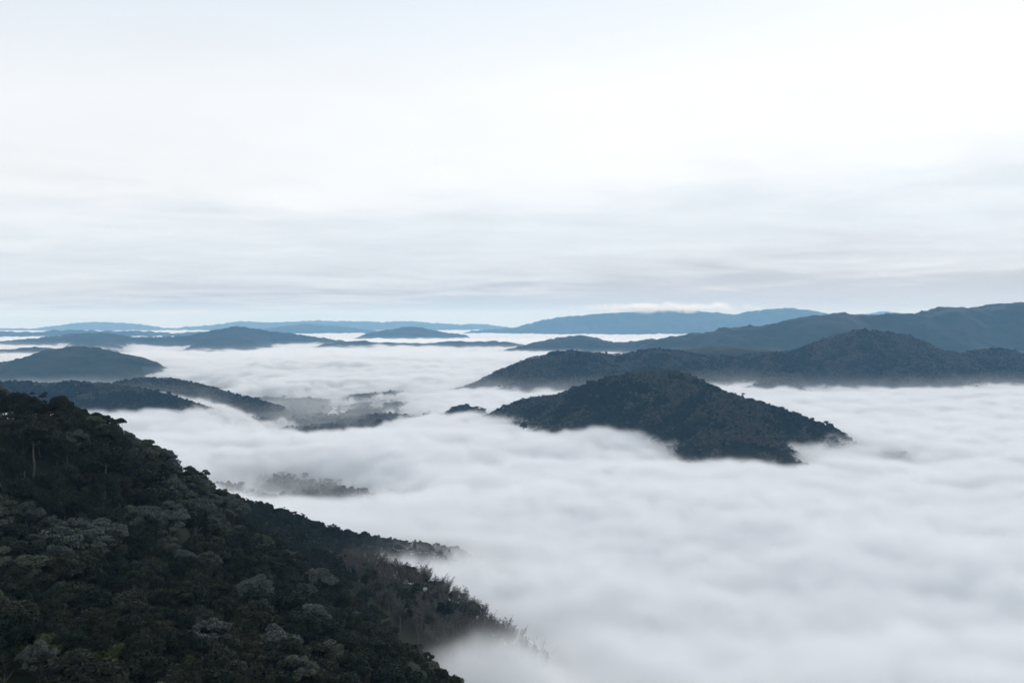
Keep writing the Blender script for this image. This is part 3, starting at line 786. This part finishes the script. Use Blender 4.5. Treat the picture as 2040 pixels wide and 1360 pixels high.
m_mist, t = new_mat('drifting_mist')
vi = t.nodes.new('ShaderNodeVolumePrincipled')
vi.inputs['Color'].default_value = (0.975, 0.983, 0.994, 1); vi.inputs['Absorption Color'].default_value = (0, 0, 0, 1)
vi.inputs['Density'].default_value = 1.0; vi.inputs['Density Attribute'].default_value = 'density'
vi.inputs['Anisotropy'].default_value = 0.15
ov = t.nodes.new('ShaderNodeOutputMaterial'); t.links.new(vi.outputs[0], ov.inputs['Volume'])

def mist_group(nx, ny, lo, hi, nz, rho, soft, namp, nscale, veil, vh):
    g = bpy.data.node_groups.new('mist_from_surface', 'GeometryNodeTree')
    g.interface.new_socket('Geometry', in_out='INPUT', socket_type='NodeSocketGeometry')
    g.interface.new_socket('Geometry', in_out='OUTPUT', socket_type='NodeSocketGeometry')
    L = g.links.new
    gi, go = g.nodes.new('NodeGroupInput'), g.nodes.new('NodeGroupOutput')
    pos = g.nodes.new('GeometryNodeInputPosition')
    sp = g.nodes.new('ShaderNodeSeparateXYZ'); L(pos.outputs[0], sp.inputs[0])
    def cell_(v, a, b, n_):
        f = math_node(g, 'MULTIPLY_ADD', v, (n_ - 1) / (b - a), -a * (n_ - 1) / (b - a) + 0.5)
        return math_node(g, 'MINIMUM', math_node(g, 'MAXIMUM', math_node(g, 'FLOOR', f), 0.0), float(n_ - 1))
    ix, iy = cell_(sp.outputs[0], lo[0], hi[0], nx), cell_(sp.outputs[1], lo[1], hi[1], ny)
    ind = math_node(g, 'MULTIPLY_ADD', iy, float(nx), ix)
    si = g.nodes.new('GeometryNodeSampleIndex'); si.data_type = 'FLOAT_VECTOR'; si.domain = 'POINT'
    p2 = g.nodes.new('GeometryNodeInputPosition')
    L(gi.outputs[0], si.inputs['Geometry']); L(p2.outputs[0], si.inputs['Value']); L(ind, si.inputs['Index'])
    s2 = g.nodes.new('ShaderNodeSeparateXYZ'); L(si.outputs[0], s2.inputs[0])
    nzv = noise(g, pos.outputs[0], nscale, 5, 0.6, 0.7)
    off = math_node(g, 'MULTIPLY', math_node(g, 'SUBTRACT', nzv, 0.5), namp)
    dpt = math_node(g, 'SUBTRACT', math_node(g, 'ADD', s2.outputs[2], off), sp.outputs[2])
    f = math_node(g, 'DIVIDE', dpt, soft, clamp=True)
    thin = math_node(g, 'MULTIPLY_ADD', noise(g, pos.outputs[0], nscale * 2.1, 3, 0.6, 0.5), 3.2, -0.75, clamp=True)
    thin = math_node(g, 'MAXIMUM', math_node(g, 'MAXIMUM', thin, 0.12), math_node(g, 'DIVIDE', dpt, soft * 2.4, clamp=True))
    f = math_node(g, 'MULTIPLY', math_node(g, 'MULTIPLY', math_node(g, 'POWER', f, 1.4), thin), rho)
    # thin veil of moist air hanging over the fog
    v_ = math_node(g, 'DIVIDE', math_node(g, 'ADD', dpt, vh), vh, clamp=True)
    f = math_node(g, 'ADD', f, math_node(g, 'MULTIPLY', math_node(g, 'MULTIPLY', math_node(g, 'POWER', v_, 2.0), math_node(g, 'MULTIPLY_ADD', nzv, 2.4, -0.5, clamp=True)), veil))
    vc = g.nodes.new('GeometryNodeVolumeCube')
    L(f, vc.inputs['Density']); vc.inputs['Background'].default_value = 0.0
    vc.inputs['Min'].default_value = lo; vc.inputs['Max'].default_value = hi
    for nm, val in (('Resolution X', nx), ('Resolution Y', ny), ('Resolution Z', nz)): vc.inputs[nm].default_value = val
    sm = g.nodes.new('GeometryNodeSetMaterial'); sm.inputs['Material'].default_value = m_mist
    L(vc.outputs[0], sm.inputs['Geometry']); L(sm.outputs[0], go.inputs[0])
    return g
def mist(label, x0, x1, y0, y1, step, z0, z1, zst, rho, soft, namp, nscale, veil, vh, topf=None):
    nx, ny, nz = int((x1 - x0) / step) + 1, int((y1 - y0) / step) + 1, int((z1 - z0) / zst) + 1
    xs_, yv = np.linspace(x0, x1, nx), np.linspace(y0, y1, ny)
    Y_, X_ = np.meshgrid(yv, xs_, indexing='ij')
    Z_ = (topf or fog_top)(X_, Y_)
    o = link(mesh_obj('mist', np.stack([X_, Y_, Z_], -1).reshape(-1, 3), grid_faces(nx, ny), m_mist))
    md = o.modifiers.new('mist', 'NODES'); md.node_group = mist_group(nx, ny, (x0, y0, z0), (x1, y1, z1), nz, rho, soft, namp, nscale, veil, vh)
    tag(o, label, 'mist', kind='stuff')
mist('soft mist lapping the forested slope and the misty spur', -720, 860, 380, 1500, 8, -345, -180, 5, 0.07, 20, 42, 0.016, 0.001, 30.0)
mist('soft mist drifting round the island hill', -1560, 1560, 1505, 2880, 10, -345, -185, 5, 0.075, 17, 46, 0.015, 0.0002, 40.0)
mist('drifting mist around the long pointed hill and river gap', -3400, 3400, 2890, 6490, 14, -345, -160, 6, 0.075, 15, 60, 0.0105, 0.0009, 75.0)
mist('ragged mist over the distant fog sea', -6700, 6700, 6510, 12800, 34, -365, -150, 9, 0.04, 18, 70, 0.0048, 0.0003, 80.0)

def gap_top(x, y):
    e = np.clip(1 - ((x + 760) / 620)**2, 0, 1) * np.clip(1 - ((y - 3500) / 950)**2, 0, 1)
    return -375 + 115 * np.sqrt(e) + 22 * fbm(x / 140 + 6, y / 170, 3)
def dell_top(x, y):
    return -362 + 95 * np.sqrt(np.clip(1 - ((x + 430) / 330)**2 - ((y - 1850) / 480)**2, 0, 1)) + 18 * fbm(x / 90 + 2, y / 110, 3)
mist('thin veil over the narrow river curve', -780, -80, 1340, 2360, 14, -345, -230, 7, 0.004, 45, 36, 0.016, 0.0, 30.0, dell_top)
mist('thin bluish veil hanging in the river gap', -1400, -120, 2520, 4480, 18, -345, -225, 8, 0.0028, 50, 40, 0.012, 0.0, 30.0, gap_top)
m_cloud, t = new_mat('bright_cloud')
vi = t.nodes.new('ShaderNodeVolumePrincipled')
vi.inputs['Color'].default_value = (1, 1, 1, 1); vi.inputs['Absorption Color'].default_value = (1, 1, 1, 1)
vi.inputs['Density'].default_value = 1.0; vi.inputs['Density Attribute'].default_value = 'density'; vi.inputs['Anisotropy'].default_value = 0.7
ov = t.nodes.new('ShaderNodeOutputMaterial'); t.links.new(vi.outputs[0], ov.inputs['Volume'])
def cloud_bank(label, px0, px1, py0, py1, d, rho):
    """a long low cloud: a lumpy ellipsoid of mist"""
    a_, b_ = at(px0, py1, d), at(px1, py0, d)
    c_, r_ = (a_ + b_) / 2, np.abs(b_ - a_) / 2; r_[1] = 500.0
    g = bpy.data.node_groups.new('cloud_bank', 'GeometryNodeTree')
    g.interface.new_socket('Geometry', in_out='INPUT', socket_type='NodeSocketGeometry')
    g.interface.new_socket('Geometry', in_out='OUTPUT', socket_type='NodeSocketGeometry')
    go = g.nodes.new('NodeGroupOutput'); pos = g.nodes.new('GeometryNodeInputPosition')
    vm = g.nodes.new('ShaderNodeVectorMath'); vm.operation = 'SUBTRACT'; g.links.new(pos.outputs[0], vm.inputs[0]); vm.inputs[1].default_value = tuple(c_)
    vd = g.nodes.new('ShaderNodeVectorMath'); vd.operation = 'DIVIDE'; g.links.new(vm.outputs[0], vd.inputs[0]); vd.inputs[1].default_value = tuple(r_)
    ln = g.nodes.new('ShaderNodeVectorMath'); ln.operation = 'LENGTH'; g.links.new(vd.outputs[0], ln.inputs[0])
    nzv = noise(g, pos.outputs[0], 0.0032, 5, 0.65, 0.6)
    f_ = math_node(g, 'ADD', math_node(g, 'SUBTRACT', 0.72, ln.outputs['Value']), math_node(g, 'MULTIPLY', math_node(g, 'SUBTRACT', nzv, 0.5), 3.0))
    f_ = math_node(g, 'MULTIPLY', math_node(g, 'MULTIPLY', f_, 2.0, clamp=True), rho)
    vc = g.nodes.new('GeometryNodeVolumeCube'); g.links.new(f_, vc.inputs['Density'])
    lo, hi = c_ - r_ * 1.15, c_ + r_ * 1.15
    vc.inputs['Min'].default_value = tuple(lo); vc.inputs['Max'].default_value = tuple(hi)
    for nm, st, k_ in (('Resolution X', 25, 0), ('Resolution Y', 50, 1), ('Resolution Z', 8, 2)): vc.inputs[nm].default_value = max(4, int((hi[k_] - lo[k_]) / st))
    sm = g.nodes.new('GeometryNodeSetMaterial'); sm.inputs['Material'].default_value = m_cloud
    g.links.new(vc.outputs[0], sm.inputs['Geometry']); g.links.new(sm.outputs[0], go.inputs[0])
    vv = [tuple(c_ + r_ * np.array(k_)) for k_ in ((-1, -1, 0), (1, -1, 0), (1, 1, 0), (-1, 1, 0))]
    o = link(mesh_obj('cloud', vv, [[0, 1, 2, 3]], m_cloud)); tag(o, label, 'cloud', kind='stuff')
    o.modifiers.new('cloud', 'NODES').node_group = g
cloud_bank('white cloud lying along the crest of the massive pale mountain', 1120, 1540, 601, 625, 18400, 0.007)

# ------------------------------------------------------------------ air
hz_m, t = new_mat('blue_air')
pv = t.nodes.new('ShaderNodeVolumePrincipled')
pv.inputs['Color'].default_value = (0.31, 0.63, 1.0, 1); pv.inputs['Absorption Color'].default_value = (1, 1, 1, 1)
pv.inputs['Density'].default_value = 4.5e-5; pv.inputs['Anisotropy'].default_value = 0.0
ov = t.nodes.new('ShaderNodeOutputMaterial'); t.links.new(pv.outputs[0], ov.inputs['Volume'])
X0, X1, Y0, Y1, Z0, Z1 = -56000, 56000, -2500, 64000, -900, 420
v = [(x, y, z) for z in (Z0, Z1) for y in (Y0, Y1) for x in (X0, X1)]
f = [[0, 2, 3, 1], [4, 5, 7, 6], [0, 1, 5, 4], [2, 6, 7, 3], [0, 4, 6, 2], [1, 3, 7, 5]]
o = link(mesh_obj('haze', v, f, hz_m)); tag(o, 'thin blue haze over the whole landscape', 'haze', kind='stuff')
